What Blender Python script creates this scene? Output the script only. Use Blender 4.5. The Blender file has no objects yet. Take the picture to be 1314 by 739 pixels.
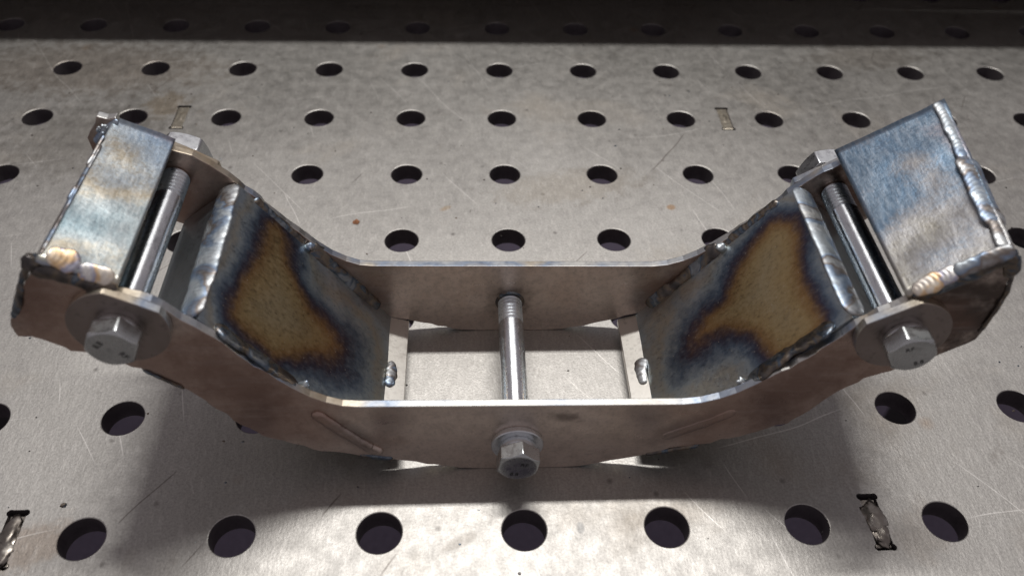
import bpy, bmesh, math, random
import numpy as np
from mathutils import Vector, Matrix, noise as mnoise

random.seed(7)
SC = bpy.context.scene
COL = SC.collection
MM = 0.001                                   # everything below is measured in millimetres

# ------------------------------------------------------------------ camera
cam_d = bpy.data.cameras.new('camera')
cam = bpy.data.objects.new('camera', cam_d); COL.objects.link(cam)
cam_d.sensor_width = 36.0
cam_d.lens = 36.0 * 1100.12 / 1314.0
cam_d.clip_start = 0.01; cam_d.clip_end = 50.0
_R = Matrix(((0.99874666, 0.00622575, -0.0496623), (-0.03944419, 0.70869728, -0.7044092), (0.03081006, 0.70548523, 0.70805461)))
cam.matrix_world = Matrix.Translation((-0.018508, -0.149943, 0.269475)) @ _R.to_4x4()
cam_d.dof.use_dof = True; cam_d.dof.focus_distance = 0.335; cam_d.dof.aperture_fstop = 11.0
SC.camera = cam

# ------------------------------------------------------------------ world, lamp light, exposure
w = bpy.data.worlds.new('World'); SC.world = w; w.use_nodes = True
bg = w.node_tree.nodes['Background']
bg.inputs[0].default_value = (0.90, 0.82, 0.86, 1); bg.inputs[1].default_value = 0.31

LAMP = (30, 430, 1060)
la = bpy.data.lights.new('tube_light', 'AREA'); la.shape = 'RECTANGLE'
la.size = 0.80; la.size_y = 0.05; la.energy = 11.4; la.color = (1.0, 0.975, 0.94)
lo = bpy.data.objects.new('tube_light', la); COL.objects.link(lo)
lo.location = (LAMP[0]*MM, LAMP[1]*MM, LAMP[2]*MM)

SC.view_settings.view_transform = 'Standard'; SC.view_settings.look = 'None'
SC.view_settings.exposure = 0.0; SC.view_settings.gamma = 1.0
SC.view_settings.use_curve_mapping = False

# ------------------------------------------------------------------ node helpers
class NT:
    def __init__(s, name):
        s.m = bpy.data.materials.new(name); s.m.use_nodes = True
        s.t = s.m.node_tree; s.b = s.t.nodes['Principled BSDF']
        s.co = s.n('ShaderNodeTexCoord').outputs['Object']
    def n(s, typ, **kw):
        nd = s.t.nodes.new(typ)
        for k, v in kw.items(): setattr(nd, k, v)
        return nd
    def set(s, sock, v):
        if isinstance(v, bpy.types.NodeSocket): s.t.links.new(v, sock)
        else: sock.default_value = v
    def noise(s, scale, detail=4, rough=.55, vec=None, dist=0.0, col=False):
        nd = s.n('ShaderNodeTexNoise'); s.set(nd.inputs['Vector'], vec or s.co)
        nd.inputs['Scale'].default_value = scale; nd.inputs['Detail'].default_value = detail
        nd.inputs['Roughness'].default_value = rough; nd.inputs['Distortion'].default_value = dist
        return nd.outputs['Color' if col else 'Fac']
    def voro(s, scale, vec=None, feature='F1'):
        nd = s.n('ShaderNodeTexVoronoi', feature=feature); s.set(nd.inputs['Vector'], vec or s.co)
        nd.inputs['Scale'].default_value = scale
        return nd.outputs['Distance']
    def map(s, loc=(0,0,0), rot=(0,0,0), scale=(1,1,1), vec=None, typ='POINT'):
        nd = s.n('ShaderNodeMapping', vector_type=typ); s.set(nd.inputs['Vector'], vec or s.co)
        nd.inputs['Location'].default_value = loc; nd.inputs['Rotation'].default_value = rot; nd.inputs['Scale'].default_value = scale
        return nd.outputs[0]
    def math(s, op, a, b=0.0, c=0.0, clamp=False):
        nd = s.n('ShaderNodeMath', operation=op, use_clamp=clamp)
        s.set(nd.inputs[0], a); s.set(nd.inputs[1], b); s.set(nd.inputs[2], c)
        return nd.outputs[0]
    def rng(s, v, a, b, c=0.0, d=1.0, smooth=False):
        nd = s.n('ShaderNodeMapRange', interpolation_type='SMOOTHSTEP' if smooth else 'LINEAR'); s.set(nd.inputs[0], v)
        for i, q in enumerate((a, b, c, d)): nd.inputs[i+1].default_value = q
        return nd.outputs[0]
    def mix(s, fac, a, b, typ='MIX'):
        nd = s.n('ShaderNodeMix', data_type='RGBA', blend_type=typ)
        s.set(nd.inputs[0], fac)
        s.set(nd.inputs[6], a if isinstance(a, bpy.types.NodeSocket) else (*a, 1)); s.set(nd.inputs[7], b if isinstance(b, bpy.types.NodeSocket) else (*b, 1))
        return nd.outputs[2]
    def ramp(s, v, stops):
        nd = s.n('ShaderNodeValToRGB'); s.set(nd.inputs[0], v); r = nd.color_ramp
        r.elements[0].position = stops[0][0]; r.elements[0].color = (*stops[0][1], 1)
        r.elements[1].position = stops[-1][0]; r.elements[1].color = (*stops[-1][1], 1)
        for p, c in stops[1:-1]: r.elements.new(p).color = (*c, 1)
        return nd.outputs[0]
    def attr(s, name): return s.n('ShaderNodeAttribute', attribute_name=name).outputs['Fac']
    def length(s, vec):
        nd = s.n('ShaderNodeVectorMath', operation='LENGTH'); s.set(nd.inputs[0], vec); return nd.outputs['Value']
    def bump(s, h, strength=.3, dist=.0005, nrm=None):
        nd = s.n('ShaderNodeBump'); s.set(nd.inputs['Height'], h)
        nd.inputs['Strength'].default_value = strength; nd.inputs['Distance'].default_value = dist
        if nrm: s.set(nd.inputs['Normal'], nrm)
        return nd.outputs[0]
    def out(s, col, rough, metal=1.0, normal=None, spec=None):
        s.set(s.b.inputs['Base Color'], col if isinstance(col, bpy.types.NodeSocket) else (*col, 1))
        s.set(s.b.inputs['Roughness'], rough); s.set(s.b.inputs['Metallic'], metal)
        if normal is not None: s.set(s.b.inputs['Normal'], normal)
        return s.m

def scratches(N, sets):
    """thin straight scratch lines: (angle, period per m, half width as part of the period, mask scale, mask threshold)"""
    tot = None
    for k, (ang, per, wid, ms, th) in enumerate(sets):
        v = N.map(loc=(.37*k, .21*k, 0), rot=(0, 0, ang))
        sep = N.n('ShaderNodeSeparateXYZ'); N.set(sep.inputs[0], v)
        wob = N.noise(9, 2, vec=v)
        y = N.math('ADD', N.math('MULTIPLY', sep.outputs[1], per), N.math('MULTIPLY', wob, .9))
        fl = N.math('FLOOR', y); fr = N.math('ABSOLUTE', N.math('SUBTRACT', N.math('FRACT', y), .5))
        line = N.math('LESS_THAN', fr, wid)
        cv = N.n('ShaderNodeCombineXYZ'); N.set(cv.inputs[0], N.math('MULTIPLY', sep.outputs[0], ms)); N.set(cv.inputs[1], N.math('MULTIPLY', fl, 7.31))
        msk = N.rng(N.noise(1.0, 1, vec=cv.outputs[0]), th, th + .04)
        l = N.math('MULTIPLY', line, msk)
        tot = l if tot is None else N.math('MAXIMUM', tot, l)
    return tot

# ------------------------------------------------------------------ materials
# stains, drips and rust marks on the table: x, y, half sizes, turn, colour, strength
STAINS = [(19.6, -.1, 1.5, 2.9, 0, (.22, .22, .22), .8), (80.9, 173.7, 2.6, 2.2, 0, (.42, .25, .12), .7), (-22, -4, 9, 2.4, .5, (.22, .20, .18), .6),
          (-30, 173, 3.2, 1.6, .6, (.42, .30, .18), .6), (230, 318, 42, 16, .1, (.28, .24, .20), .4), (-240, 300, 80, 30, 0, (.34, .27, .21), .4),
          (-222, 229, 45, 34, .3, (.27, .25, .22), .4), (32, 190, 40, 14, .2, (.40, .35, .28), .35), (-165, -2, 16, 9, .3, (.30, .22, .16), .5), (140, -4, 14, 10, .8, (.30, .27, .24), .5), (-185, 262, 12, 14, 0, (.38, .29, .18), .5)]
def mat_table():
    N = NT('ground_table_steel')
    fine = N.noise(1100, 3, .7)
    mid = N.noise(150, 4, .65)
    grain = N.noise(520, 3, .65, vec=N.map(rot=(0, 0, .85), scale=(1, .30, 1)))
    big = N.noise(6, 5, .62, dist=.3)
    big2 = N.noise(13, 5, .62, vec=N.map(loc=(3, 1, 0)), dist=.4)
    c = N.mix(N.rng(big, .32, .68), (.42, .407, .385), (.51, .497, .475))
    c = N.mix(N.rng(big2, .56, .76, 0, .5), c, (.34, .285, .22))                    # oily brown film
    c = N.mix(N.rng(N.noise(11, 4, .6, vec=N.map(loc=(7, 4, 0))), .58, .72, 0, .4), c, (.30, .29, .28))   # grey smears
    c = N.mix(N.rng(N.noise(48, 5, .72, vec=N.map(loc=(9, 2, 0))), .64, .73, 0, .5), c, (.19, .165, .15))
    c = N.mix(N.rng(N.voro(60), .0, .09, .8, 0), c, (.09, .08, .075))              # little dark pits
    c = N.mix(N.rng(N.voro(21, N.map(loc=(.31, .12, 0))), .0, .09, .55, 0), c, (.34, .20, .10))   # rust freckles
    for cx, cy, rx, ry, an, col, st in STAINS:
        d = N.math('ADD', N.length(N.map(loc=(cx*MM, cy*MM, 0), rot=(0, 0, an), scale=(rx*MM, ry*MM, 1), typ='TEXTURE')), N.rng(mid, .3, .7, -.4, .4))
        c = N.mix(N.rng(d, .5, 1.2, st, 0, True), c, col)
    c = N.mix(N.rng(fine, .35, .75, .0, .55), c, (.19, .18, .17))
    c = N.mix(N.rng(grain, .5, .75, 0, .25), c, (.72, .70, .67))
    sc = scratches(N, [(.95, 55, .010, 14, .58), (-.25, 36, .008, 10, .61), (1.25, 48, .010, 20, .61)])
    dk = scratches(N, [(2.2, 34, .010, 24, .61)])
    c = N.mix(N.math('MULTIPLY', sc, .4), c, (.85, .83, .80))
    c = N.mix(N.math('MULTIPLY', dk, .55), c, (.12, .10, .09))
    r = N.math('ADD', N.rng(big, .3, .7, .47, .55), N.rng(mid, .3, .7, -.06, .06))
    r = N.math('ADD', r, N.rng(big2, .55, .75, 0, .08))
    h = N.math('ADD', grain, N.math('MULTIPLY', fine, .8))
    return N.out(c, r, 1.0, N.bump(h, .32, .00025))

def mat_plate():
    """mill scale sheet: brown grey with darker blotches; dark oxidised halos where a bead was laid on the other side"""
    N = NT('mill_scale_sheet')
    a = N.noise(22, 5, .6); b = N.noise(260, 4, .65)
    c = N.mix(N.rng(a, .30, .72), (.62, .515, .445), (.75, .64, .57))
    c = N.mix(N.rng(N.noise(38, 4, .6, vec=N.map(loc=(2, 3, 1))), .56, .72, 0, .35), c, (.50, .36, .28))
    c = N.mix(N.rng(b, .45, .75, 0, .35), c, (.24, .21, .19))
    c = N.mix(N.rng(N.noise(800, 3, .7), .5, .72, 0, .3), c, (.16, .14, .13))
    for sx, ax, az, an in ((-1, -.0605, .0235, .86), (1, .060, .0255, -.60)):
        v = N.map(loc=(ax, 0, az), rot=(0, an, 0), scale=(.017, 10, .006), typ='TEXTURE')
        d = N.math('ADD', N.length(v), N.rng(N.noise(120, 3), .3, .7, -.25, .25))
        c = N.mix(N.rng(d, .35, 1.3, .6, 0, True), c, (.13, .11, .11))
    for ax, az, rx, rz, an, yy in ((.133, .082, .026, .030, -.6, 0), (-.147, .092, .012, .014, .5, 0), (.092, .048, .024, .011, -.9, 0), (-.092, .052, .024, .011, .9, 0), (-.002, .018, .009, .008, 0, .094), (.0145, .031, .005, .003, .3, .026)):
        d = N.math('ADD', N.length(N.map(loc=(ax, yy, az), rot=(0, an, 0), scale=(rx, .03 if yy else 10, rz), typ='TEXTURE')), N.rng(N.noise(160, 4, .65), .3, .7, -.5, .5))
        c = N.mix(N.rng(d, .2, 1.5, .92 if rx > .025 else .62, 0, True), c, (.055, .04, .035))
    for ax, az, rx, rz, an in ((-.092, .050, .050, .028, .85), (.090, .046, .050, .028, -.85), (-.138, .082, .022, .022, 0)):   # heat browned arms
        d = N.math('ADD', N.length(N.map(loc=(ax, 0, az), rot=(0, an, 0), scale=(rx, 10, rz), typ='TEXTURE')), N.rng(N.noise(45, 3, .6), .3, .7, -.35, .35))
        c = N.mix(N.rng(d, .5, 1.25, .62, 0, True), c, (.33, .20, .155))
    r = N.rng(b, .3, .7, .28, .38)
    gr = N.noise(420, 3, .65, vec=N.map(rot=(0, .5, 0), scale=(.12, 1, 1)))
    c = N.mix(N.rng(gr, .52, .75, 0, .30), c, N.mix(.5, c, (.70, .63, .60)))
    return N.out(c, N.math('ADD', r, N.rng(gr, .3, .7, -.05, .05)), .9, N.bump(N.math('ADD', b, gr), .16, .0003))

def mat_edge():
    N = NT('ground_cut_edge')
    a = N.noise(30, 3, .5); b = N.noise(500, 3, .6)
    c = N.ramp(a, [(.25, (.52, .50, .46)), (.42, (.60, .60, .58)), (.52, (.30, .36, .46)), (.60, (.55, .50, .42)), (.75, (.48, .38, .25))])
    return N.out(N.mix(N.rng(b, .4, .8, 0, .5), c, (.2, .19, .18)), N.rng(b, .3, .7, .28, .42), 1.0, N.bump(b, .2, .0002))

def mat_cover():
    N = NT('heat_tinted_cover_sheet')
    d = N.attr('tint_mm')
    d = N.math('ADD', d, N.rng(N.noise(48, 3, .5), .25, .75, -3.0, 3.0))
    d = N.math('ADD', d, N.rng(N.noise(300, 3, .6), .25, .75, -1.0, 1.0))
    c = N.ramp(N.rng(N.math('SUBTRACT', d, .8), -14, 26), [(0, (.50, .40, .235)), (.20, (.50, .365, .18)), (.30, (.37, .225, .10)), (.37, (.15, .10, .09)), (.42, (.085, .082, .12)),
                                   (.48, (.15, .20, .27)), (.55, (.37, .43, .47)), (.61, (.45, .44, .39)), (.69, (.39, .46, .52)), (.82, (.41, .46, .50)), (1.0, (.35, .39, .43))])
    g = N.noise(800, 4, .7, vec=N.map(scale=(1, 1, .3)))
    c = N.mix(N.rng(g, .50, .74, 0, .35), c, N.mix(.5, c, (.62, .58, .50)))
    c = N.mix(N.rng(g, .46, .30, 0, .35), c, (.06, .055, .05))
    c = N.mix(N.rng(N.noise(70, 5, .7, vec=N.map(loc=(1, 5, 2))), .58, .72, 0, .35), c, (.10, .095, .095))
    c = N.mix(N.rng(N.voro(330), 0, .11, .7, 0), c, (.70, .64, .52))                 # fine bright spatter
    r = N.rng(g, .3, .7, .30, .42)
    return N.out(c, r, 1.0, N.bump(N.math('ADD', g, N.noise(160, 4, .6)), .15, .0003))

def mat_block(name, blue):
    """ground sheet: fine brushed lines with a thin oxide sheen that shifts from straw through blue to teal"""
    N = NT(name)
    br = N.noise(900, 3, .7, vec=N.map(rot=(0, 0, .45 if blue else -.2), scale=(1, .22, 1)))
    br2 = N.noise(700, 3, .7, vec=N.map(rot=(0, 0, -.5 if blue else .35), scale=(1, .25, 1)))
    fine = N.noise(800, 4, .7)
    f = N.noise(17, 2, .45, vec=N.map(loc=(blue*.7+.03, .2, .1)), dist=.3)
    f = N.math('ADD', f, N.rng(N.noise(90, 3, .6), .3, .7, -.025, .025))
    f = N.math('ADD', f, N.rng(fine, .3, .7, -.02, .02))
    if blue:
        c = N.ramp(f, [(.26, (.30, .42, .43)), (.35, (.40, .38, .33)), (.41, (.37, .37, .38)), (.47, (.17, .26, .37)), (.53, (.21, .29, .38)), (.58, (.38, .36, .40)), (.63, (.36, .40, .42)), (.73, (.29, .43, .45))])
    else:
        c = N.ramp(f, [(.28, (.36, .48, .53)), (.37, (.42, .47, .48)), (.42, (.50, .44, .33)), (.47, (.42, .47, .50)), (.54, (.30, .40, .52)), (.60, (.46, .41, .48)), (.66, (.42, .47, .50)), (.76, (.34, .49, .52))])
    c = N.mix(N.rng(N.math('ADD', br, br2), .85, 1.3, 0, .30), c, (.66, .67, .67) if not blue else (.55, .56, .57))
    c = N.mix(N.rng(fine, .50, .75, 0, .22), c, (.12, .12, .13))
    return N.out(c, N.rng(N.math('ADD', br, fine), .7, 1.3, .28, .44), 1.0, N.bump(N.math('ADD', N.math('ADD', br, br2), fine), .22, .00025))

def mat_bead(name, stops, rough=(.22, .40), scale=60):
    N = NT(name)
    f = N.noise(scale, 3, .5, dist=.8); b = N.noise(700, 3, .6)
    c = N.ramp(f, stops)
    return N.out(c, N.rng(b, .3, .7, *rough), 1.0, N.bump(b, .15, .0002))

def mat_zinc(name, lo_c, hi_c, r0, r1):
    N = NT(name)
    a = N.noise(95, 4, .6); b = N.noise(380, 4, .65)
    c = N.mix(N.rng(a, .35, .65), lo_c, hi_c)
    c = N.mix(N.rng(b, .55, .75, 0, .6), c, tuple(x*.38 for x in lo_c))
    return N.out(c, N.rng(b, .3, .7, r0, r1), 1.0, N.bump(b, .12, .0002))

def mat_shank():
    N = NT('bright_zinc_shank')
    a = N.noise(70, 4, .6); b = N.noise(420, 4, .7, vec=N.map(scale=(1, .35, 1)))
    c = N.mix(N.rng(a, .35, .65), (.66, .69, .73), (.80, .82, .84))
    c = N.mix(N.rng(b, .52, .70, 0, .65), c, (.20, .20, .21))
    tg = N.n('ShaderNodeTangent', direction_type='RADIAL', axis='Y')
    N.b.inputs['Anisotropic'].default_value = .8; N.b.inputs['Anisotropic Rotation'].default_value = .25
    N.t.links.new(tg.outputs[0], N.b.inputs['Tangent'])
    return N.out(c, N.rng(b, .3, .7, .22, .32), 1.0, N.bump(b, .12, .0002))

def mat_plain(name, c, r, metal=0.0):
    N = NT(name)
    b = N.noise(140, 4, .6)
    return N.out(N.mix(N.rng(b, .3, .7), c, tuple(x*.7 for x in c)), N.rng(b, .3, .7, r - .05, r + .05), metal)

M_TABLE = mat_table(); M_PLATE = mat_plate(); M_EDGE = mat_edge(); M_COVER = mat_cover()
M_BLOCK_L = mat_block('pale_tinted_sheet', 0); M_BLOCK_R = mat_block('blue_tinted_sheet', 1)
M_BEAD = mat_bead('silver_blue_weld', [(.25, (.56, .58, .59)), (.42, (.46, .51, .55)), (.49, (.24, .31, .42)), (.54, (.22, .19, .17)), (.60, (.44, .46, .48)), (.75, (.54, .53, .50))], (.38, .54))
M_BEAD_PEARL = mat_bead('straw_pearl_weld', [(.25, (.70, .66, .62)), (.44, (.74, .67, .58)), (.52, (.66, .46, .26)), (.57, (.36, .36, .46)), (.63, (.66, .64, .63)), (.78, (.66, .64, .62))], (.38, .52), scale=110)
M_BEAD_DARK = mat_bead('sooty_weld', [(.25, (.05, .05, .055)), (.42, (.12, .11, .105)), (.50, (.20, .165, .13)), (.58, (.09, .12, .16)), (.66, (.24, .26, .28)), (.78, (.10, .10, .10))], (.28, .5), 120)
M_ZINC = mat_zinc('zinc_plated_steel', (.62, .65, .68), (.78, .80, .82), .24, .38)
M_SHANK = mat_shank()
M_HEAD = mat_zinc('dull_zinc_head', (.46, .48, .485), (.60, .62, .625), .22, .34)
M_WASHER = mat_zinc('weathered_washer', (.27, .23, .21), (.34, .29, .27), .36, .48)
M_INK = mat_plain('stamped_recess', (.012, .012, .012), .8)
M_DARK = mat_plain('black_enamel', (.03, .028, .027), .55)
M_TAB = mat_bead('ground_plug_weld', [(.25, (.16, .145, .13)), (.5, (.25, .225, .20)), (.62, (.36, .34, .31)), (.78, (.20, .16, .12))], (.25, .45), 130)
M_TAB2 = mat_bead('ground_flush_weld', [(.25, (.36, .32, .26)), (.5, (.48, .44, .37)), (.75, (.40, .34, .26))], (.35, .5), 130)
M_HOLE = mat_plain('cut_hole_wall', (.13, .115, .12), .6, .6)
M_TRAY = mat_plain('grey_tray', (.34, .28, .40), .8)
M_SHADE_SHELF = mat_plain('shade_shelf_brown', (.45, .38, .34), .6)  # tone raised so more light bounces under the added shelf
M_STEEL = mat_zinc('bright_sheet', (.56, .54, .50), (.62, .60, .56), .36, .5)
M_FLOOR = mat_plain('grey_concrete', (.125, .105, .15), .85)

# ------------------------------------------------------------------ mesh helpers
def link(name, me, mats, parent=None, smooth=False, bevel=0):
    o = bpy.data.objects.new(name, me); COL.objects.link(o)
    for m in (mats if isinstance(mats, (list, tuple)) else [mats]): me.materials.append(m)
    if smooth: me.polygons.foreach_set('use_smooth', [True]*len(me.polygons))
    if parent: o.parent = parent
    if bevel:
        b = o.modifiers.new('bevel', 'BEVEL'); b.width = bevel*MM; b.segments = 2; b.limit_method = 'ANGLE'; b.angle_limit = math.radians(40)
        b.harden_normals = False
    return o

def from_data(name, vs, fs, mats, parent=None, smooth=False, bevel=0, midx=None):
    me = bpy.data.meshes.new(name)
    me.from_pydata([(x*MM, y*MM, z*MM) for x, y, z in vs], [], fs); me.update()
    if midx: me.polygons.foreach_set('material_index', midx)
    bm = bmesh.new(); bm.from_mesh(me); bmesh.ops.recalc_face_normals(bm, faces=bm.faces); bm.to_mesh(me); bm.free()
    return link(name, me, mats, parent, smooth, bevel)

def prism_xz(name, pts, y0, y1, mats, parent=None, bevel=.35, edge_mat=False):
    """outline in XZ pushed from y0 to y1"""
    n = len(pts)
    vs = [(x, y0, z) for x, z in pts] + [(x, y1, z) for x, z in pts]
    fs = [tuple(range(n)), tuple(range(2*n-1, n-1, -1))] + [(i, (i+1) % n, n+(i+1) % n, n+i) for i in range(n)]
    return from_data(name, vs, fs, mats, parent, False, bevel, [0, 0] + [1 if edge_mat else 0]*n)

def slab(name, quad, t, mats, parent=None, bevel=.4, edge=False, n=1, rough=0.0, seed=0, sag=0.0):
    """sheet from 4 corners (a b c d round the top face), thickness t downwards along the face normal; n x n grid, optional unevenness"""
    a, b, c, d = (Vector(q) for q in quad)
    nrm = (b-a).cross(d-a).normalized()
    if nrm.z < 0: nrm = -nrm
    vs = []; fs = []; mi = []
    for layer in (0, 1):
        for i in range(n+1):
            for j in range(n+1):
                u, v = i/n, j/n
                p = a*(1-u)*(1-v) + b*u*(1-v) + c*u*v + d*(1-u)*v
                if rough:
                    e = mnoise.noise(p*.09 + Vector((seed, 0, 0)))*rough + mnoise.noise(p*.3 + Vector((seed, 5, 0)))*rough*.3
                    p = p + nrm*e
                    if (i in (0, n) or j in (0, n)) and abs(abs(p.x) - abs(a.x)) > 4:
                        q = Vector((mnoise.noise(p*.16 + Vector((9, seed, 0))), 0, mnoise.noise(p*.16 + Vector((0, 9, seed)))))*rough*.9
                        p = p + q
                p = p + nrm*sag*math.sin(math.pi*u)*math.sin(math.pi*v)
                if layer: p = p - nrm*t
                vs.append(tuple(p))
    k = (n+1)*(n+1); ix = lambda L, i, j: L*k + i*(n+1) + j
    for i in range(n):
        for j in range(n):
            fs.append((ix(0, i, j), ix(0, i+1, j), ix(0, i+1, j+1), ix(0, i, j+1))); mi.append(0)
            fs.append((ix(1, i, j), ix(1, i, j+1), ix(1, i+1, j+1), ix(1, i+1, j))); mi.append(0)
    ring = [(i, 0) for i in range(n)] + [(n, j) for j in range(n)] + [(i, n) for i in range(n, 0, -1)] + [(0, j) for j in range(n, 0, -1)]
    for (i, j), (i2, j2) in zip(ring, ring[1:] + ring[:1]):
        fs.append((ix(0, i, j), ix(0, i2, j2), ix(1, i2, j2), ix(1, i, j))); mi.append(1 if edge else 0)
    return from_data(name, vs, fs, mats, parent, n > 2, bevel if n <= 2 else 0, mi)

def lathe_y(name, prof, mats, parent=None, seg=40, smooth=True, loc=(0, 0, 0)):
    """profile list of (r, y) turned round the Y axis at loc"""
    vs = []; fs = []
    for r, y in prof:
        for k in range(seg):
            a = 2*math.pi*k/seg; vs.append((loc[0] + r*math.cos(a), loc[1] + y, loc[2] + r*math.sin(a)))
    for i in range(len(prof)-1):
        for k in range(seg):
            fs.append((i*seg+k, i*seg+(k+1) % seg, (i+1)*seg+(k+1) % seg, (i+1)*seg+k))
    fs.append(tuple(range(seg))); fs.append(tuple(range((len(prof)-1)*seg, len(prof)*seg)))
    o = from_data(name, vs, fs, mats, parent, smooth)
    if smooth: sharp(o, 35)
    return o

def sharp(o, deg):
    me = o.data; bm = bmesh.new(); bm.from_mesh(me)
    for e in bm.edges:
        if len(e.link_faces) == 2 and e.calc_face_angle(0) > math.radians(deg): e.smooth = False
    bm.to_mesh(me); bm.free()

def hexa(name, af, y0, y1, rot, mats, parent, loc, chamfer_front=True, bore=0.0):
    """hexagon head or nut along Y from y0 (seat) to y1 (outer face), with the turned chamfer arcs"""
    seg = 72; rch = af/2*.95; h = abs(y1-y0); sgn = 1 if y1 > y0 else -1
    rows = []
    def rh(a):
        b = (a - rot) % (math.pi/3) - math.pi/6
        return af/2/math.cos(b)
    for fn in (lambda a: (rh(a), 0), lambda a: (rh(a), h - max(0, rh(a)-rch)*.60), lambda a: (rch, h), lambda a: (rch-.5, h+.0), lambda a: (.02, h)):
        rows.append([fn(2*math.pi*k/seg) for k in range(seg)])
    vs = []; fs = []
    for row in rows:
        for k, (r, y) in enumerate(row):
            a = 2*math.pi*k/seg; vs.append((loc[0] + r*math.cos(a), y0 + sgn*y, loc[2] + r*math.sin(a)))
    for i in range(len(rows)-1):
        for k in range(seg): fs.append((i*seg+k, i*seg+(k+1) % seg, (i+1)*seg+(k+1) % seg, (i+1)*seg+k))
    fs.append(tuple(range(seg))); fs.append(tuple(range((len(rows)-1)*seg, len(rows)*seg)))
    o = from_data(name, vs, fs, mats, parent, True); sharp(o, 14)
    b = o.modifiers.new('bevel', 'BEVEL'); b.width = .25*MM; b.segments = 2; b.limit_method = 'ANGLE'; b.angle_limit = math.radians(30)
    return o

def bead(name, path, nrm, width, height, pitch, amp, mat, parent, seed=0, jit=.12, crescent=.9, res=.35):
    """weld bead swept along a path: rounded section, C-shaped ripples, uneven width"""
    P = [Vector(p) for p in path]
    seg = [(b-a).length for a, b in zip(P, P[1:])]; L = sum(seg)
    Ns = nrm if isinstance(nrm, list) else [nrm]*len(P)
    Ns = [Vector(q).normalized() for q in Ns]
    def at(s):
        s = min(max(s, 0), L)
        for i, l in enumerate(seg):
            if s <= l or i == len(seg)-1:
                t = s/l; return P[i].lerp(P[i+1], t), (P[i+1]-P[i]).normalized(), Ns[i].lerp(Ns[i+1], t).normalized()
            s -= l
    n = max(8, int(L/res)); m = 14
    vs = []; fs = []
    for i in range(n+1):
        s = L*i/n
        e = min(s, L-s); rnd = min(1, math.sqrt(max(0.0004, 1 - (1 - min(1, e/(width*.5)))**2)))
        p, T, N = at(s); B = T.cross(N).normalized()
        q = Vector((s*.11 + seed*13.1, seed*3.7, 0))
        wv = width*.5*(1 + jit*mnoise.noise(q*1.0) + jit*.8*mnoise.noise(q*3.1))*rnd
        hv = height*(1 + jit*.5*mnoise.noise(q*1.3 + Vector((0, 5, 0))))*rnd
        side = jit*width*.35*mnoise.noise(q*.8 + Vector((7, 0, 0)))
        for j in range(m+1):
            a = math.pi*j/m; x = -math.cos(a); z = math.sin(a)**.8
            ph = (s + crescent*width*.35*x*x + .5*mnoise.noise(q*2))/pitch + .35*mnoise.noise(q*1.7)
            saw = (ph % 1.0); rip = amp*(saw**.7*(1-saw**6))*z
            k = 1 + .2*jit*mnoise.noise(Vector((s*.45, x*2, seed)))
            v = p + B*(x*wv*k + side) + N*((hv*z*k + rip*rnd) - .15*(1-z)*2)
            vs.append(tuple(v))
        # underside closes below the surface
    for i in range(n):
        for j in range(m): fs.append((i*(m+1)+j, i*(m+1)+j+1, (i+1)*(m+1)+j+1, (i+1)*(m+1)+j))
        fs.append((i*(m+1)+m, i*(m+1), (i+1)*(m+1), (i+1)*(m+1)+m))
    fs.append(tuple(range(m+1))); fs.append(tuple(range(n*(m+1), (n+1)*(m+1))))
    return from_data(name, vs, fs, mat, parent, True)

def lump(name, c, r, mat, parent=None, seed=0, rough=.25, rot=0.0):
    """uneven blob of weld metal with radii r at c"""
    bm = bmesh.new(); bmesh.ops.create_icosphere(bm, subdivisions=3, radius=1)
    R = Matrix.Rotation(rot, 3, 'Y')
    for v in bm.verts:
        k = 1 + rough*mnoise.noise(v.co*1.6 + Vector((seed*7.3, 0, 0))) + rough*.5*mnoise.noise(v.co*4 + Vector((0, seed*3.1, 0)))
        q = R @ Vector((v.co.x*r[0]*k, v.co.y*r[1]*k, v.co.z*r[2]*k))
        v.co = ((c[0]+q.x)*MM, (c[1]+q.y)*MM, (c[2]+q.z)*MM)
    me = bpy.data.meshes.new(name); bm.to_mesh(me); bm.free()
    return link(name, me, mat, parent, True)

def box(name, x0, x1, y0, y1, z0, z1, mat, parent=None, bevel=.5):
    return prism_xz(name, [(x0, z0), (x1, z0), (x1, z1), (x0, z1)], y0, y1, mat, parent, bevel)

def empty(name, loc):
    o = bpy.data.objects.new(name, None); o.empty_display_size = .02; COL.objects.link(o); o.location = tuple(q*MM for q in loc); return o

def tag(o, label=None, cat=None, kind=None, group=None):
    if label: o['label'] = label
    if cat: o['category'] = cat
    if kind: o['kind'] = kind
    if group: o['group'] = group
    return o

# ------------------------------------------------------------------ the setting: perforated welding table
PITCH, RH, TH = 50.0, 7.75, 9.0
SLOTS = [(125, .5), (-174.5, .3), (-174.5, 250.3), (125, 250.6)]
def slot_loop(cx, cy):
    """7 x 22.5 slot with relieved dog-bone corners"""
    hw, hh, r = 2.6, 11.3, 1.35
    pts = []
    for sx, sy in ((1, 1), (-1, 1), (-1, -1), (1, -1)):
        kx, ky = sx*(hw), sy*(hh-r)
        a0 = {(1, 1): -80, (-1, 1): 70, (-1, -1): 100, (1, -1): 250}[(sx, sy)]
        for k in range(6):
            a = math.radians(a0 + k*(190 if sx*sy > 0 else 190)/5 * 1.0)
            pts.append((kx + r*math.cos(a), ky + r*math.sin(a)))
    # simple clean version of the outline, in order round the slot
    pts = []
    for (kx, ky, a0) in ((hw, hh-r, -70), (-hw, hh-r, 60), (-hw, -(hh-r), 110), (hw, -(hh-r), 240)):
        for k in range(7):
            a = math.radians(a0 + k*190/6 - 0)
            pts.append((cx + kx + r*math.cos(a), cy + ky + r*math.sin(a)))
    return pts

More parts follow.
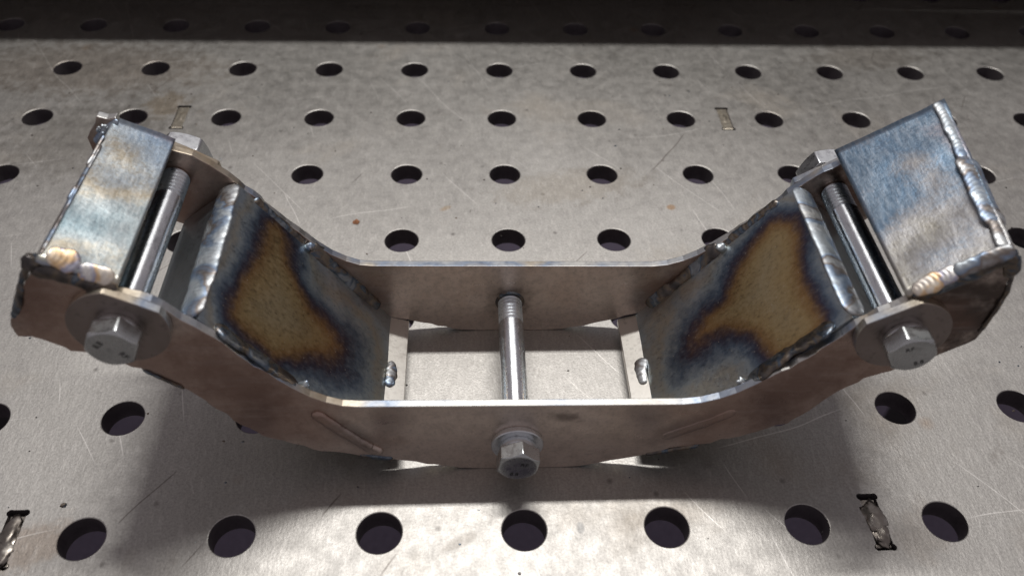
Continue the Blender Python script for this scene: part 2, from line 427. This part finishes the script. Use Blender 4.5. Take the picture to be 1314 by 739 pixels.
def build_table():
    bm = bmesh.new()
    C0, C1, R0, R1 = -13, 13, -6, 12
    SEG = 40
    slot_cells = {}
    for cx, cy in SLOTS:
        c = math.floor(cx/PITCH); r = round(cy/PITCH); slot_cells[(c, r)] = (cx, cy); slot_cells[(c+1, r)] = None
    def v(x, y, z): return bm.verts.new((x*MM, y*MM, z*MM))
    ch = .45
    def hole_walls(cx, cy):
        rings = []
        for rr, z in ((RH+ch, 0), (RH+ch*.3, -ch*.35), (RH, -ch), (RH, -TH)):
            rings.append([v(cx+rr*math.cos(2*math.pi*k/SEG), cy+rr*math.sin(2*math.pi*k/SEG), z) for k in range(SEG)])
        for a, b in zip(rings, rings[1:]):
            for k in range(SEG): bm.faces.new((a[k], b[k], b[(k+1) % SEG], a[(k+1) % SEG]))
        return rings[0]
    def sq(k, cx, cy):                       # point on the square cell rim in direction k
        a = 2*math.pi*k/SEG; c, s = math.cos(a), math.sin(a); m = max(abs(c), abs(s))
        return cx + 25*c/m, cy + 25*s/m
    for c in range(C0, C1+1):
        for r in range(R0, R1+1):
            cx, cy = c*PITCH, r*PITCH
            if (c, r) in slot_cells:
                continue
            top = hole_walls(cx, cy)
            o = [v(*sq(k, cx, cy), 0) for k in range(SEG)]
            for k in range(SEG): bm.faces.new((top[k], top[(k+1) % SEG], o[(k+1) % SEG], o[k]))
    for (c, r), sl in slot_cells.items():
        if sl is None: continue
        edges = []
        def loop(vs):
            for a, b in zip(vs, vs[1:] + vs[:1]): edges.append(bm.edges.get((a, b)) or bm.edges.new((a, b)))
        x0, x1, y0, y1 = c*PITCH-25, c*PITCH+75, r*PITCH-25, r*PITCH+25
        loop([v(x0, y0, 0), v(x1, y0, 0), v(x1, y1, 0), v(x0, y1, 0)])
        for cc in (c, c+1): loop(hole_walls(cc*PITCH, r*PITCH))
        pl = slot_loop(*sl)
        a = [v(x, y, 0) for x, y in pl]; b = [v(x, y, -TH) for x, y in pl]
        loop(a)
        for k in range(len(a)): bm.faces.new((a[k], b[k], b[(k+1) % len(a)], a[(k+1) % len(a)]))
        bmesh.ops.triangle_fill(bm, use_beauty=True, use_dissolve=False, edges=edges, normal=(0, 0, 1))
    # rim and underside
    X0, X1, Y0, Y1 = C0*PITCH-25, C1*PITCH+25, R0*PITCH-25, R1*PITCH+25
    q = [v(X0, Y0, 0), v(X1, Y0, 0), v(X1, Y1, 0), v(X0, Y1, 0)]; p = [v(X0, Y0, -TH), v(X1, Y0, -TH), v(X1, Y1, -TH), v(X0, Y1, -TH)]
    for k in range(4): bm.faces.new((q[k], p[k], p[(k+1) % 4], q[(k+1) % 4]))
    bmesh.ops.remove_doubles(bm, verts=bm.verts, dist=1e-6)
    bmesh.ops.recalc_face_normals(bm, faces=bm.faces)
    up = [f for f in bm.faces if abs(f.normal.z) > .9 and f.normal.z < 0 and f.calc_center_median().z > -1e-5]
    if up: bmesh.ops.reverse_faces(bm, faces=up)
    me = bpy.data.meshes.new('welding_table_top'); bm.to_mesh(me); bm.free()
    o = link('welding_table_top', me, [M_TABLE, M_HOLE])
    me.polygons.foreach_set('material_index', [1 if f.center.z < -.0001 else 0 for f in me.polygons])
    tag(o, kind='structure')
    return o
table = build_table()
tag(box('floor', -3000, 3000, -3000, 3000, -920, -900, M_FLOOR, bevel=0), kind='structure')
for lx in (-640, 640):
    for ly in (-290, 590): box('table_leg', lx-25, lx+25, ly-25, ly+25, -899.9, -9.1, M_DARK, table, 1)

# plug-welded tabs sitting in the slots of the table top
def tab(cx, cy, seed, proud, length):
    t = box('plug_welded_tab', cx-2.95, cx+2.95, cy-length, cy+length, -8.5, -1.3 if proud else -.12, M_TAB if proud else M_TAB2, table, .4)
    if proud:
        lump('plug_weld', (cx-.2, cy+1.8, -.5), (3.9, 6.4, 1.2), M_TAB, t, seed, .45)
        lump('plug_weld', (cx+.4, cy-4.6, -.6), (3.4, 5.2, 1.1), M_TAB, t, seed+1, .45)
    else:
        lump('plug_weld', (cx, cy, -1.9), (2.8, 8.6, 2.0), M_TAB2, t, seed, .12)
tab(125, .5, 1, True, 9.6); tab(-174.5, .3, 4, True, 9.6); tab(-174.5, 250.3, 7, False, 9.8); tab(125, 250.6, 9, False, 9.8)

# ------------------------------------------------------------------ the bracket
Y0, Y1, Y2, Y3 = 25.0, 28.0, 93.0, 96.0       # outer/inner faces of the two side sheets
BR = empty('welded_bracket', (0, 60, 0))
tag(BR, 'welded steel bracket with raised heat-tinted arms and cross bolts, standing on perforated table', 'bracket')
def sub(name, parent=None): return None
def adopt(o, parent=BR):
    o.parent = parent
    if parent is BR: o.matrix_parent_inverse = Matrix.Translation(BR.location).inverted()
    return o

def arc(pts, r=6, n=5):
    """round the listed corners a little"""
    return pts
def wavy(pts, amp, seed, step=3.0, keep=lambda p: False):
    """resample an outline and make its edge uneven like a torch cut"""
    out = []
    for a, b in zip(pts, pts[1:] + pts[:1]):
        L = math.hypot(b[0]-a[0], b[1]-a[1]); k = max(1, int(L/step))
        for i in range(k):
            t = i/k; x = a[0]+(b[0]-a[0])*t; z = a[1]+(b[1]-a[1])*t
            if i and not keep((x, z)):
                q = Vector((x*.12, z*.12, seed)); ra = amp*(1.8 if abs(x) > 118 else 1.0); q = q*1.8; x, z = x + ra*mnoise.noise(q), z + ra*mnoise.noise(q + Vector((5, 5, 0)))
            out.append((x, z))
    return out
TOP_C_L = [(-56, 37.9), (-61, 38.5), (-66, 40.6), (-71, 43.8), (-76, 48.5)]
TOP_C_R = [(76, 47.0), (71, 42.9), (66, 40.0), (60, 37.7), (54, 36.9)]
def plate_outline(front):
    L_top = [(-88, 62.5), (-100, 78), (-106, 84.5), (-113, 90.5), (-117.5, 92.0)]
    if front:
        L_end = [(-127, 96.5), (-137.5, 101.5), (-142.5, 97), (-146.5, 90.5), (-149.5, 84), (-153, 79), (-152.6, 74.4)]
    else:
        L_end = [(-127, 96.5), (-133.8, 100.5), (-134.2, 105.6), (-140.2, 106.2), (-145.8, 97.5), (-145.6, 92.6), (-149, 84), (-152, 75)]
    L_bot = [(-135, 67), (-118.5, 56.5), (-109, 48), (-98, 31.5), (-87, 20.7), (-74, 13.8), (-60, 10.3), (-47, 7.4), (-38, 5.0), (-22, .5), (-14, 0)]
    R_bot = [(14, 0), (21, .4), (36, 4.6), (43, 6.6), (51, 9.6), (64, 13.2), (78, 17.8), (93, 25), (102, 37.8), (112.5, 50), (131.5, 60), (142.6, 69)]
    R_end = [(143.6, 90), (137.5, 103.5)] if front else [(150.5, 80), (153, 97), (143, 108)]
    R_top = [(125, 94.5), (112.4, 85.2), (107, 81.5), (101.5, 76), (88, 58.5)]
    return L_top + L_end + L_bot + R_bot + R_end + R_top + TOP_C_R + TOP_C_L
flat = lambda p: p[1] < 1.0 or (abs(p[0]) < 80 and p[1] > 36)
adopt(prism_xz('side_plate', wavy(plate_outline(True), 1.5, 1.3, keep=flat), Y0, Y1, [M_PLATE, M_EDGE], None, .3, True))['label'] = 'front side plate facing the camera'
adopt(prism_xz('side_plate', wavy(plate_outline(False), 1.0, 6.7, keep=flat), Y2, Y3, [M_PLATE, M_EDGE], None, .3, True))['label'] = 'rear side plate'

# heat field on the sloping cover sheets: millimetres outside (+) or inside (-) the straw coloured patch
GOLD = {-1: [(17, 87), (15.5, 80), (15.2, 71), (14.6, 61), (12.4, 51.5), (9.7, 43.7), (11.3, 37.4), (22.5, 35.3), (30, 32.6), (36.6, 38.5), (45.7, 46.5), (56, 57.2), (49, 61.7), (40.4, 64.8), (34.3, 71.8), (29.9, 78.2), (25.7, 85), (21, 88.5)],
        1: [(15, 84), (10.7, 83), (6.2, 79), (8, 69.6), (11.7, 57.5), (12, 42.7), (10.7, 34.2), (17.4, 30.5), (28, 33), (34.7, 45.7), (41.3, 54.3), (54.6, 61), (51, 67.6), (41.2, 67.8), (33, 75.5), (25.4, 82)]}
def sdist(poly, U, V):
    d = np.full(U.shape, 1e9); ins = np.zeros(U.shape, bool)
    n = len(poly)
    for i in range(n):
        (x0, y0), (x1, y1) = poly[i], poly[(i+1) % n]
        dx, dy = x1-x0, y1-y0
        t = np.clip(((U-x0)*dx + (V-y0)*dy)/(dx*dx+dy*dy), 0, 1)
        d = np.minimum(d, np.hypot(U-x0-t*dx, V-y0-t*dy))
        cond = (y0 > V) != (y1 > V)
        with np.errstate(divide='ignore', invalid='ignore'): ins ^= cond & (U < (x1-x0)*(V-y0)/(y1-y0+1e-12) + x0)
    return np.where(ins, -d, d)
def cover(s):
    a = np.array([s*101.0, 0, 76.6]); b = np.array([s*49.6, 0, 7.0])
    if s < 0: a[2] += 1.6; a[0] += 1.0
    L = np.linalg.norm(b-a); d = (b-a)/L; n = np.array([-d[2]*s*-1, 0, d[0]*s*-1]) if False else np.array([s*d[2], 0, -s*d[0]])
    if n[2] < 0: n = -n
    nu, nv = 90, 68
    us = np.linspace(0, L, nu+1); vs_ = np.linspace(Y1+.02, Y2-.02, nv+1)
    U, V = np.meshgrid(us, vs_, indexing='ij')
    H = sdist(GOLD[s], U*86.0/L, V)
    st = np.clip((U-30)/32, 0, 1); H = np.where(H > 0, H*(1 - .55*st*st*(3-2*st)), H)      # the tint fades slowly towards the foot
    vs = []; fs = []
    for layer in (0, 1):
        for i in range(nu+1):
            for j in range(nv+1):
                p = a + d*us[i]
                e = .25*mnoise.noise(Vector((us[i]*.05, vs_[j]*.05, s*3))) - layer*3.0
                vs.append((p[0]+n[0]*e, vs_[j], p[2]+n[2]*e))
    k = (nu+1)*(nv+1); ix = lambda l, i, j: l*k + i*(nv+1) + j
    for i in range(nu):
        for j in range(nv):
            fs.append((ix(0, i, j), ix(0, i+1, j), ix(0, i+1, j+1), ix(0, i, j+1)))
    ring = [(i, 0) for i in range(nu)] + [(nu, j) for j in range(nv)] + [(i, nv) for i in range(nu, 0, -1)] + [(0, j) for j in range(nv, 0, -1)]
    for (i, j), (i2, j2) in zip(ring, ring[1:]+ring[:1]): fs.append((ix(0, i, j), ix(0, i2, j2), ix(1, i2, j2), ix(1, i, j)))
    fs.append(tuple(ix(1, i, j) for i, j in ring))
    o = from_data('cover_plate', vs, fs, M_COVER, None, True); sharp(o, 40)
    at = o.data.attributes.new('tint_mm', 'FLOAT', 'POINT')
    at.data.foreach_set('value', np.concatenate([H.ravel(), np.full(k, 20.0)]).astype(np.float32))
    adopt(o)
    return a, b, d, n, L
ARM = {}
for s in (-1, 1):
    ARM[s] = cover(s)
    # end wall of the arm facing the outer bolt
    cz = 78.0 if s < 0 else 76.4
    ex, ez = (122.6, 60.8) if s < 0 else (124.5, 58.6)
    q = [(s*101.5, Y1+.02, cz-.6), (s*101.5, Y2-.02, cz-.6), (s*ex, Y2-.02, ez), (s*ex, Y1+.02, ez)]
    o = slab('arm_end_wall', q, 3, [M_COVER], None, .4, n=12, rough=.15, seed=s)
    at = o.data.attributes.new('tint_mm', 'FLOAT', 'POINT'); at.data.foreach_set('value', [17.0]*len(o.data.vertices))
    adopt(o)
    # bent base sheet of the arm, lying on the lower edge between the side plates
    prof = [(43.6, 6.4), (52, 9.2), (64, 12.6), (77, 17.0), (88, 22.5), (98, 32.5), (109, 47.5), (118.6, 56.6)]
    low = [(x+1.2, z-2.6) for x, z in prof]; low[0] = (43.6, 4.0)
    pts = [(s*x, z + (0.6 if s < 0 and x > 60 else 0)) for x, z in prof] + [(s*x, z + (0.6 if s < 0 and x > 60 else 0)) for x, z in reversed(low)]
    adopt(prism_xz('base_plate', pts, Y1+.03, Y2-.03, [M_STEEL, M_STEEL], None, .2, False))

NRM = {s: Vector(ARM[s][3]) for s in (-1, 1)}
def on_cover(s, u, v, lift=0.0):
    a, b, d, n, L = ARM[s]; p = a + d*u + n*lift
    return (p[0], v, p[2])

# weld along the crest of each arm
for s in (-1, 1):
    nn = Vector((s*.30, 0, .95))
    z = 78.3 if s < 0 else 76.9
    bd = bead('weld_bead', [(s*102.3, Y1+.5, z), (s*102.0, 45, z+.2), (s*102.3, 70, z), (s*102.2, Y2-.6, z-.2)], nn, 8.6, 1.05, 1.25 if s > 0 else 1.5, .22, M_BEAD, None, 3+s, .13 if s < 0 else .06)
    adopt(bd)['label'] = 'silver ripple weld along the crest of the %s arm' % ('left' if s < 0 else 'right')
# fillet welds between cover sheets and side plates
for s in (-1, 1):
    f = [on_cover(s, u, Y1+1.6, .2) for u in (6, 14, 24, 34, 42)]
    adopt(bead('weld_bead', f, Vector((0, .45, 0)) + NRM[s], 7.6, 1.6, 3.2, .2, M_BEAD_DARK, None, 11+s, .38))
    f = [on_cover(s, u, Y2-.4, 0) for u in (8, 20, 34)]
    adopt(bead('weld_bead', f, Vector((0, -.5, 0)) + NRM[s], 3.6, .9, 2.2, .25, M_BEAD_DARK, None, 15+s, .3))
    f = [on_cover(s, u, Y2-.9, .4) for u in (36, 46, 56, 66, 77)]
    adopt(bead('weld_bead', f, Vector((0, -.8, 0)) + NRM[s], 7.0, 1.5, 5.5, .22, M_BEAD_DARK, None, 18+s, .5))
    p = on_cover(s, 43.5, Y1+1.4, 1.0); adopt(lump('weld_crater', p, (3.4, 1.9, 1.7), M_BEAD, None, 21+s, .4, s*.8))
    p = on_cover(s, 36.0, Y2-1.6, 1.0); adopt(lump('weld_crater', p, (2.1, 1.9, 1.8), M_BEAD, None, 25+s, .35))
    # tack at the foot of the cover sheet
    adopt(bead('tack_weld', [(s*49.4, 56.5, 8.6), (s*49.0, 63, 8.8), (s*49.4, 69.5, 8.6)], Vector((-s*.5, 0, .9)), 4.2, .8, 2.2, .2, M_BEAD, None, 31+s, .45))
    # low ridge on the outer face of the front plate where the inner weld pressed through
    R = [(-71, 35.5), (-62, 24), (-54, 14.5), (-49.5, 11.5)] if s < 0 else [(73, 33), (66, 27.5), (57, 22), (49.5, 17.5)]
    adopt(bead('weld_ridge', [(x, Y0+.05, z) for x, z in R], Vector((0, -1, 0)), 4.6, 1.5 if s < 0 else .5, 9, .05, M_PLATE, None, 41+s, .15))
    # corner of the base sheet welded under the front plate
    B = [(-58, 9.7), (-46, 6.9)] if s < 0 else [(64, 12.6), (45, 7.0)]
    adopt(bead('weld_bead', [(x, Y0+.4, z) for x, z in B], Vector((0, -1, -.2)), 2.6, .9, 3, .15, M_BEAD_DARK, None, 45+s, .3))
    B = [(-121, 58.3), (-110, 48.6)]
    if s < 0: adopt(bead('weld_bead', [(x, Y0+.6, z) for x, z in B], Vector((0, -.6, -1)), 3.0, .8, 3, .15, M_BEAD_DARK, None, 48+s, .3))

# hollow end blocks outside the outer bolts
def block(s):
    if s < 0:
        fi, bi, fo, bo = (-117.3, Y0+.4, 96.0), (-117.8, Y3-.3, 95.4), (-136.8, Y0+.4, 105.4), (-135.6, Y3-.3, 104.2)
        mat = M_BLOCK_L; low = [(-150.5, 77.0), (-150.5, 77.5)]
    else:
        fi, bi, fo, bo = (112.6, Y0+.4, 88.8), (111.8, Y3-.3, 91.0), (137.6, Y0+.4, 108.0), (143.6, Y3-.3, 112.6)
        mat = M_BLOCK_R; low = [(142.0, 73.0), (150.0, 80.0)]
    adopt(slab('block_cover', [fi, bi, bo, fo] if s > 0 else [fi, fo, bo, bi], 3, [mat, M_EDGE], None, .4, True, n=24, rough=.35, seed=3+s))
    a, b = Vector(fo), Vector(bo)
    q = [(fo[0], Y1+.05, fo[2]-2.0), (bo[0], Y2-.05, bo[2]-2.0), (low[1][0], Y2-.05, low[1][1]), (low[0][0], Y1+.05, low[0][1])]
    adopt(slab('block_end_wall', q, 3, [mat], None, .4, n=10, rough=.3, seed=8+s))
    lx = [(-150, 74.6), (-131, 65.1)] if s < 0 else [(142.5, 71.2), (136.5, 66)]
    adopt(prism_xz('block_base', [lx[0], lx[1], (lx[1][0], lx[1][1]+3), (lx[0][0], lx[0][1]+3)], Y1+.05, Y2-.05, [M_PLATE], None, .2))
    return a, b
la_, lb_ = block(-1); ra_, rb_ = block(1)
# long ripple weld on the outer top edge of the right block, thick in the middle
def lerp(a, b, t, dz=0.0, dx=0.0): q = a.lerp(b, t); return (q.x+dx, q.y, q.z+dz)
nR = Vector((.12, 0, 1.0))
adopt(bead('weld_bead', [lerp(ra_, rb_, t, -1.5, -1.2) for t in (.01, .12, .24)], nR, 5.2, 1.1, 2.2, .15, M_BEAD, None, 61, .15))
adopt(bead('weld_bead', [lerp(ra_, rb_, t, -1.5, -1.4) for t in (.14, .26, .38, .50, .60)], nR, 8.2, 1.1, 2.0, .42, M_BEAD, None, 62, .13))['label'] = 'heavy ripple weld on the outer edge of the right end block'
adopt(bead('weld_bead', [lerp(ra_, rb_, t, -1.5, -1.4) for t in (.56, .66, .78, .88, 1.0)], nR, 5.2, 1.0, 2.2, .22, M_BEAD, None, 63, .2))
adopt(bead('weld_bead', [(x, Y0+1.2, z) for x, z in ((114.2, 90.2), (118, 93.2), (125.5, 98.6))], Vector((-.45, -.35, .85)), 6.2, .5, 1.6, .28, M_BEAD_PEARL, None, 65, .25))['label'] = 'straw coloured weld at the front edge of the right end block'
adopt(bead('weld_bead', [(x, Y0+.8, z) for x, z in ((124, 97.8), (131, 103), (138, 107.6))], Vector((-.3, -.6, .75)), 4.6, .8, 2.4, .15, M_BEAD, None, 66, .3))
adopt(bead('weld_bead', [(x, Y0-.0, z) for x, z in ((115, 87.5), (124, 94), (134, 101.5), (138.5, 104), (141.5, 97))], Vector((.1, -1, .1)), 4.6, .8, 2.4, .2, M_BEAD_DARK, None, 67, .4))
adopt(bead('weld_bead', [(138.6, Y0+1, 106.5), (141.5, Y0+1.2, 99), (143.6, Y0+1, 90), (143.4, Y0+1, 80), (142.6, Y0+1, 72)], Vector((.8, -.6, .1)), 3.8, .9, 7, .2, M_BEAD_DARK, None, 68, .5))
# left block
nL = Vector((-.80, 0, .6))
adopt(bead('weld_bead', [lerp(la_, lb_, t, -1.4, -.3) for t in (.02, .2, .4, .6, .78)], nL, 4.6, .8, 3.0, .12, M_BEAD, None, 71, .22))
for i, t in enumerate((.42, .66, .73, .80)):
    c = lerp(la_, lb_, t, -.6, -.7); adopt(bead('weld_bead', [(c[0], c[1]-2.6, c[2]), (c[0]+.9, c[1]+2.6, c[2]+.9)], Vector((-.6, 0, .8)), 1.5, .45, 2, .05, M_BEAD, None, 72+i, .2))
adopt(bead('weld_bead', [(x, Y0+2.2, z) for x, z in ((-134.3, 106.0), (-130.5, 103.6), (-126.5, 101.3))], Vector((.25, -.4, .85)), 6.4, .4, 1.5, .28, M_BEAD_PEARL, None, 81, .25))['label'] = 'pearly straw coloured weld at the front corner of the left end block'
adopt(bead('weld_bead', [(x, Y0+1.4, z) for x, z in ((-127, 101.0), (-122.5, 98.8), (-118.2, 96.6))], Vector((.25, -.6, .75)), 4.4, .4, 1.4, .26, M_BEAD_PEARL, None, 82, .35))
adopt(bead('weld_bead', [(x, Y0-.1, z) for x, z in ((-139.5, 101.0), (-133, 100.6), (-127.5, 97.8), (-124, 95.0), (-118, 93.6))], Vector((.1, -1, .15)), 4.6, .8, 2.4, .2, M_BEAD_DARK, None, 83, .4))
adopt(lump('weld_crater', (-138.8, Y0+1.2, 103.4), (2.7, 2.4, 2.6), M_BEAD_DARK, None, 84, .35))
adopt(bead('weld_bead', [(-139.5, Y0+.9, 103), (-143.5, Y0+1, 97), (-147.5, Y0+1, 89), (-151.5, Y0+1.1, 82)], Vector((-.8, -.6, .2)), 3.6, .8, 7, .2, M_BEAD_DARK, None, 85, .5))
adopt(bead('weld_bead', [(-133.5, Y2-.4, 104.6), (-138.5, Y2-.2, 101.5), (-144, Y2-.1, 96)], Vector((-.2, -.8, .7)), 2.6, .6, 2, .2, M_BEAD, None, 86, .4))
for i in range(7): adopt(lump('weld_spatter', (-137.5 + random.uniform(-2, 3), Y2-2.2-random.uniform(0, 4), 104.3+random.uniform(-1.2, .6)), (.55,)*3, M_BEAD, None, 90+i, .2))
# spatter along the left crest
for i in range(9):
    y = random.uniform(40, 88); adopt(lump('weld_spatter', (-106.4+random.uniform(-.8, .8), y, 73.6+random.uniform(-1, 1)), (.5,)*3, M_BEAD, None, 110+i, .2))

# ------------------------------------------------------------------ bolts
def text_mesh(name, txt, size, loc, rot, parent):
    """stamped characters on a head face that looks towards -Y"""
    cu = bpy.data.curves.new(name, 'FONT'); cu.body = txt; cu.size = size*MM; cu.align_x = 'CENTER'; cu.align_y = 'CENTER'; cu.extrude = .00004
    tmp = bpy.data.objects.new(name, cu); COL.objects.link(tmp)
    bpy.context.view_layer.update()
    me = bpy.data.meshes.new_from_object(tmp.evaluated_get(bpy.context.evaluated_depsgraph_get()))
    bpy.data.objects.remove(tmp); bpy.data.curves.remove(cu)
    me.transform(Matrix.Translation(Vector(loc)*MM) @ Matrix.Rotation(rot, 4, 'Y') @ Matrix.Rotation(math.pi/2, 4, 'X'))
    return link(name, me, M_INK, parent)

def bolt(x, z, big, hexrot, nutrot, marks, label):
    washer_t = 3.0
    seat = Y0 - (washer_t if big else 2.2)
    head_y = 13.9; col_y = head_y + 6.0
    nut0 = Y3 + (washer_t if big else 2.2)
    # shank is the bolt's own mesh; head, thread, washers, nut and stamp are its pieces
    r = 4.95
    sh = lathe_y('bolt', [(r, seat), (r, 40), (r, 62), (r, 80.4), (r-.5, 80.9)], M_SHANK, None, 48, True, (x, 0, z))
    adopt(sh); sh['label'] = label
    prof = [(r-.6, 80.6)]
    y = 80.9
    while y < Y3 + 12:
        prof += [(r-1.1, y), (r-.05, y+.75), (r-.05, y+.95), (r-1.1, y+1.65)]; y += 1.75
    prof += [(r-1.2, y+.3)]
    inv = lambda o: adopt_to(o, sh)
    lathe_y('thread', prof, M_ZINC, None, 40, True, (x, 0, z)).parent = sh
    lathe_y('spring_washer', [(5, col_y-.02), (6.4, col_y-.02), (6.6, col_y+.3), (6.6, seat-.3), (6.4, seat), (5, seat)], M_ZINC, sh, 40, True, (x, 0, z))
    hd = hexa('hex_head', 13.8, col_y, head_y, hexrot, M_HEAD, sh, (x, 0, z))
    hexa('hex_nut', 18.5, nut0, nut0+8, nutrot, M_ZINC, sh, (x, 0, z))
    for front in (True, False):
        yy0, yy1 = (seat+.02, Y0-.02) if front else (Y3+.02, nut0-.02)
        if big:
            R = 14.6; n = 96; pts = []
            cut = 12.0 if front else 9.6                                     # ground flush with the plate edge on its upper outer side
            ax = Vector((0.5 if x < 0 else -0.55, .84))
            for k in range(n):
                a = 2*math.pi*k/n; p = Vector((R*math.cos(a), R*math.sin(a)))
                d = p.dot(ax)
                if d > cut: p = p - ax*(d-cut)
                pts.append((x+p.x, z+p.y))
            prism_xz('washer', pts, yy0, yy1, [M_WASHER, M_EDGE], sh, .3, True)
        else:
            lathe_y('washer', [(5.2, yy0), (8.9, yy0), (9.2, yy0+.3), (9.2, yy1-.3), (9.0, yy1), (5.2, yy1)], M_ZINC, sh, 48, True, (x, 0, z))
    for txt, dx, dz, rt, size in marks:
        text_mesh('head_stamp', txt, size, (x+dx, head_y-.03, z+dz), rt, sh)
    return sh
def adopt_to(o, p): o.parent = p; return o
bolt(-120.6, 80.9, True, .12, -.29, [('8.8', -2.9, 2.0, -.75, 2.7), ('RF', 3.0, -2.6, 1.0, 2.7)], 'outer bolt through the left end block')
bolt(-2.0, 16.8, False, .35, .2, [('8.8', -1.4, -3.6, 0.1, 2.5), ('RF', 2.0, 1.7, .2, 2.7)], 'middle bolt between the side plates')
bolt(115.9, 74.4, True, -.03, .09, [('8.8', 2.9, -3.1, -.45, 2.5), ('RF', -2.0, 2.8, -.4, 2.5)], 'outer bolt beside the right end block')

# small ring of burnt residue where the middle bolt enters the rear plate
lathe_y('burnt_collar', [(4.9, Y2-.5), (5.5, Y2-.4), (6.0, Y2+.02), (4.9, Y2+.02)], M_BEAD_DARK, None, 30, True, (-2, 0, 17.2))
adopt(bpy.data.objects['burnt_collar'])

# ------------------------------------------------------------------ lamp over the table, and an unseen shelf added for shade
lamp = empty('work_lamp', (LAMP[0], LAMP[1], LAMP[2]))
tag(lamp, 'long black tube lamp hung over the welding table', 'lamp')
hz = LAMP[2]
hs = prism_xz('housing', [(LAMP[0]-430, hz+4), (LAMP[0]+430, hz+4), (LAMP[0]+430, hz+60), (LAMP[0]-430, hz+60)], LAMP[1]-45, LAMP[1]+45, [M_DARK], None, 1)
for xx in (-640, 640):
    pass
def adopt_l(o, par): o.parent = par; o.matrix_parent_inverse = Matrix.Translation(par.location).inverted(); return o
adopt_l(hs, lamp)
for xx in (-260, 480):
    adopt_l(box('post', xx-12, xx+12, 588, 612, .05, hz+90, M_DARK), lamp)
    adopt_l(box('arm', xx-10, xx+10, LAMP[1]-20, 588, hz+61, hz+85, M_DARK), lamp)
shelf = empty('shade_shelf', (0, 480, 0))  # made-up shelf out of view, added to cast the dark band behind
tag(shelf, 'low unseen shelf added to shade the back of the welding table', 'shelf')
ZS = 92.0
ys = 332 + (LAMP[1]-332)*ZS/LAMP[2]  # front edge set from the wanted shadow line on the table
def board(pts):
    n = len(pts); vs = [(x, y, ZS) for x, y in pts] + [(x, y, ZS+14) for x, y in pts]
    adopt_l(from_data('shade_board', vs, [tuple(range(n)), tuple(range(2*n-1, n-1, -1))] + [(i, (i+1) % n, n+(i+1) % n, n+i) for i in range(n)], M_SHADE_SHELF, None, False, .3), shelf)
board([(-640, ys), (640, ys), (640, 380.6), (150, 383.3), (-640, 383.3)])
board([(-640, 383.35), (640, 383.35), (640, 570), (-640, 570)])     # gap towards the right shaped to let a streak of light through
adopt_l(box('shade_back', -640, 640, 570, 574, .05, ZS-.1, M_DARK), shelf)  # panel added to keep light out from behind
for xx in (-634, 634): adopt_l(box('shade_leg', xx-6, xx+6, ys+4, 565, .05, ZS-.1, M_DARK), shelf)

# ------------------------------------------------------------------ loose bits on the table
def grit():
    vs = []; fs = []
    rnd = random.Random(5)
    def bit(x, y, r, h, seed):
        n = 7; o = len(vs)
        for k in range(n):
            a = 2*math.pi*k/n; q = r*(.6 + .6*rnd.random()); vs.append((x+q*math.cos(a), y+q*math.sin(a)*.8, .0))
        for k in range(n):
            a = 2*math.pi*k/n; q = r*.55*(.6 + .6*rnd.random()); vs.append((x+q*math.cos(a), y+q*math.sin(a)*.8, h))
        for k in range(n): fs.append((o+k, o+(k+1) % n, o+n+(k+1) % n, o+n+k))
        fs.append(tuple(range(o+n, o+2*n)))
    for _ in range(210):
        x, y = rnd.uniform(-260, 260), rnd.uniform(-20, 330)
        bit(x, y, rnd.uniform(.25, .7), rnd.uniform(.15, .5), 0)
    bit(-160, 12.9, 1.3, .8, 1)
    return from_data('grit', vs, fs, M_BEAD_DARK)
tag(grit(), 'scattered tiny dark weld grit on the table top', kind='stuff')
M_RUST = mat_plain('rust_flake', (.30, .13, .06), .8)
fl = from_data('rust_flake', [(-73.6, 161.6, .1), (-71.3, 161.2, .2), (-70.4, 163, .5), (-72, 164.4, .9), (-73.9, 163.3, .3), (-72.2, 162.6, 1.3)],
               [(0, 1, 5), (1, 2, 5), (2, 3, 5), (3, 4, 5), (4, 0, 5), (4, 3, 2, 1, 0)], M_RUST)
tag(fl, 'small reddish rust flake lying on the table behind the left arm', 'flake')
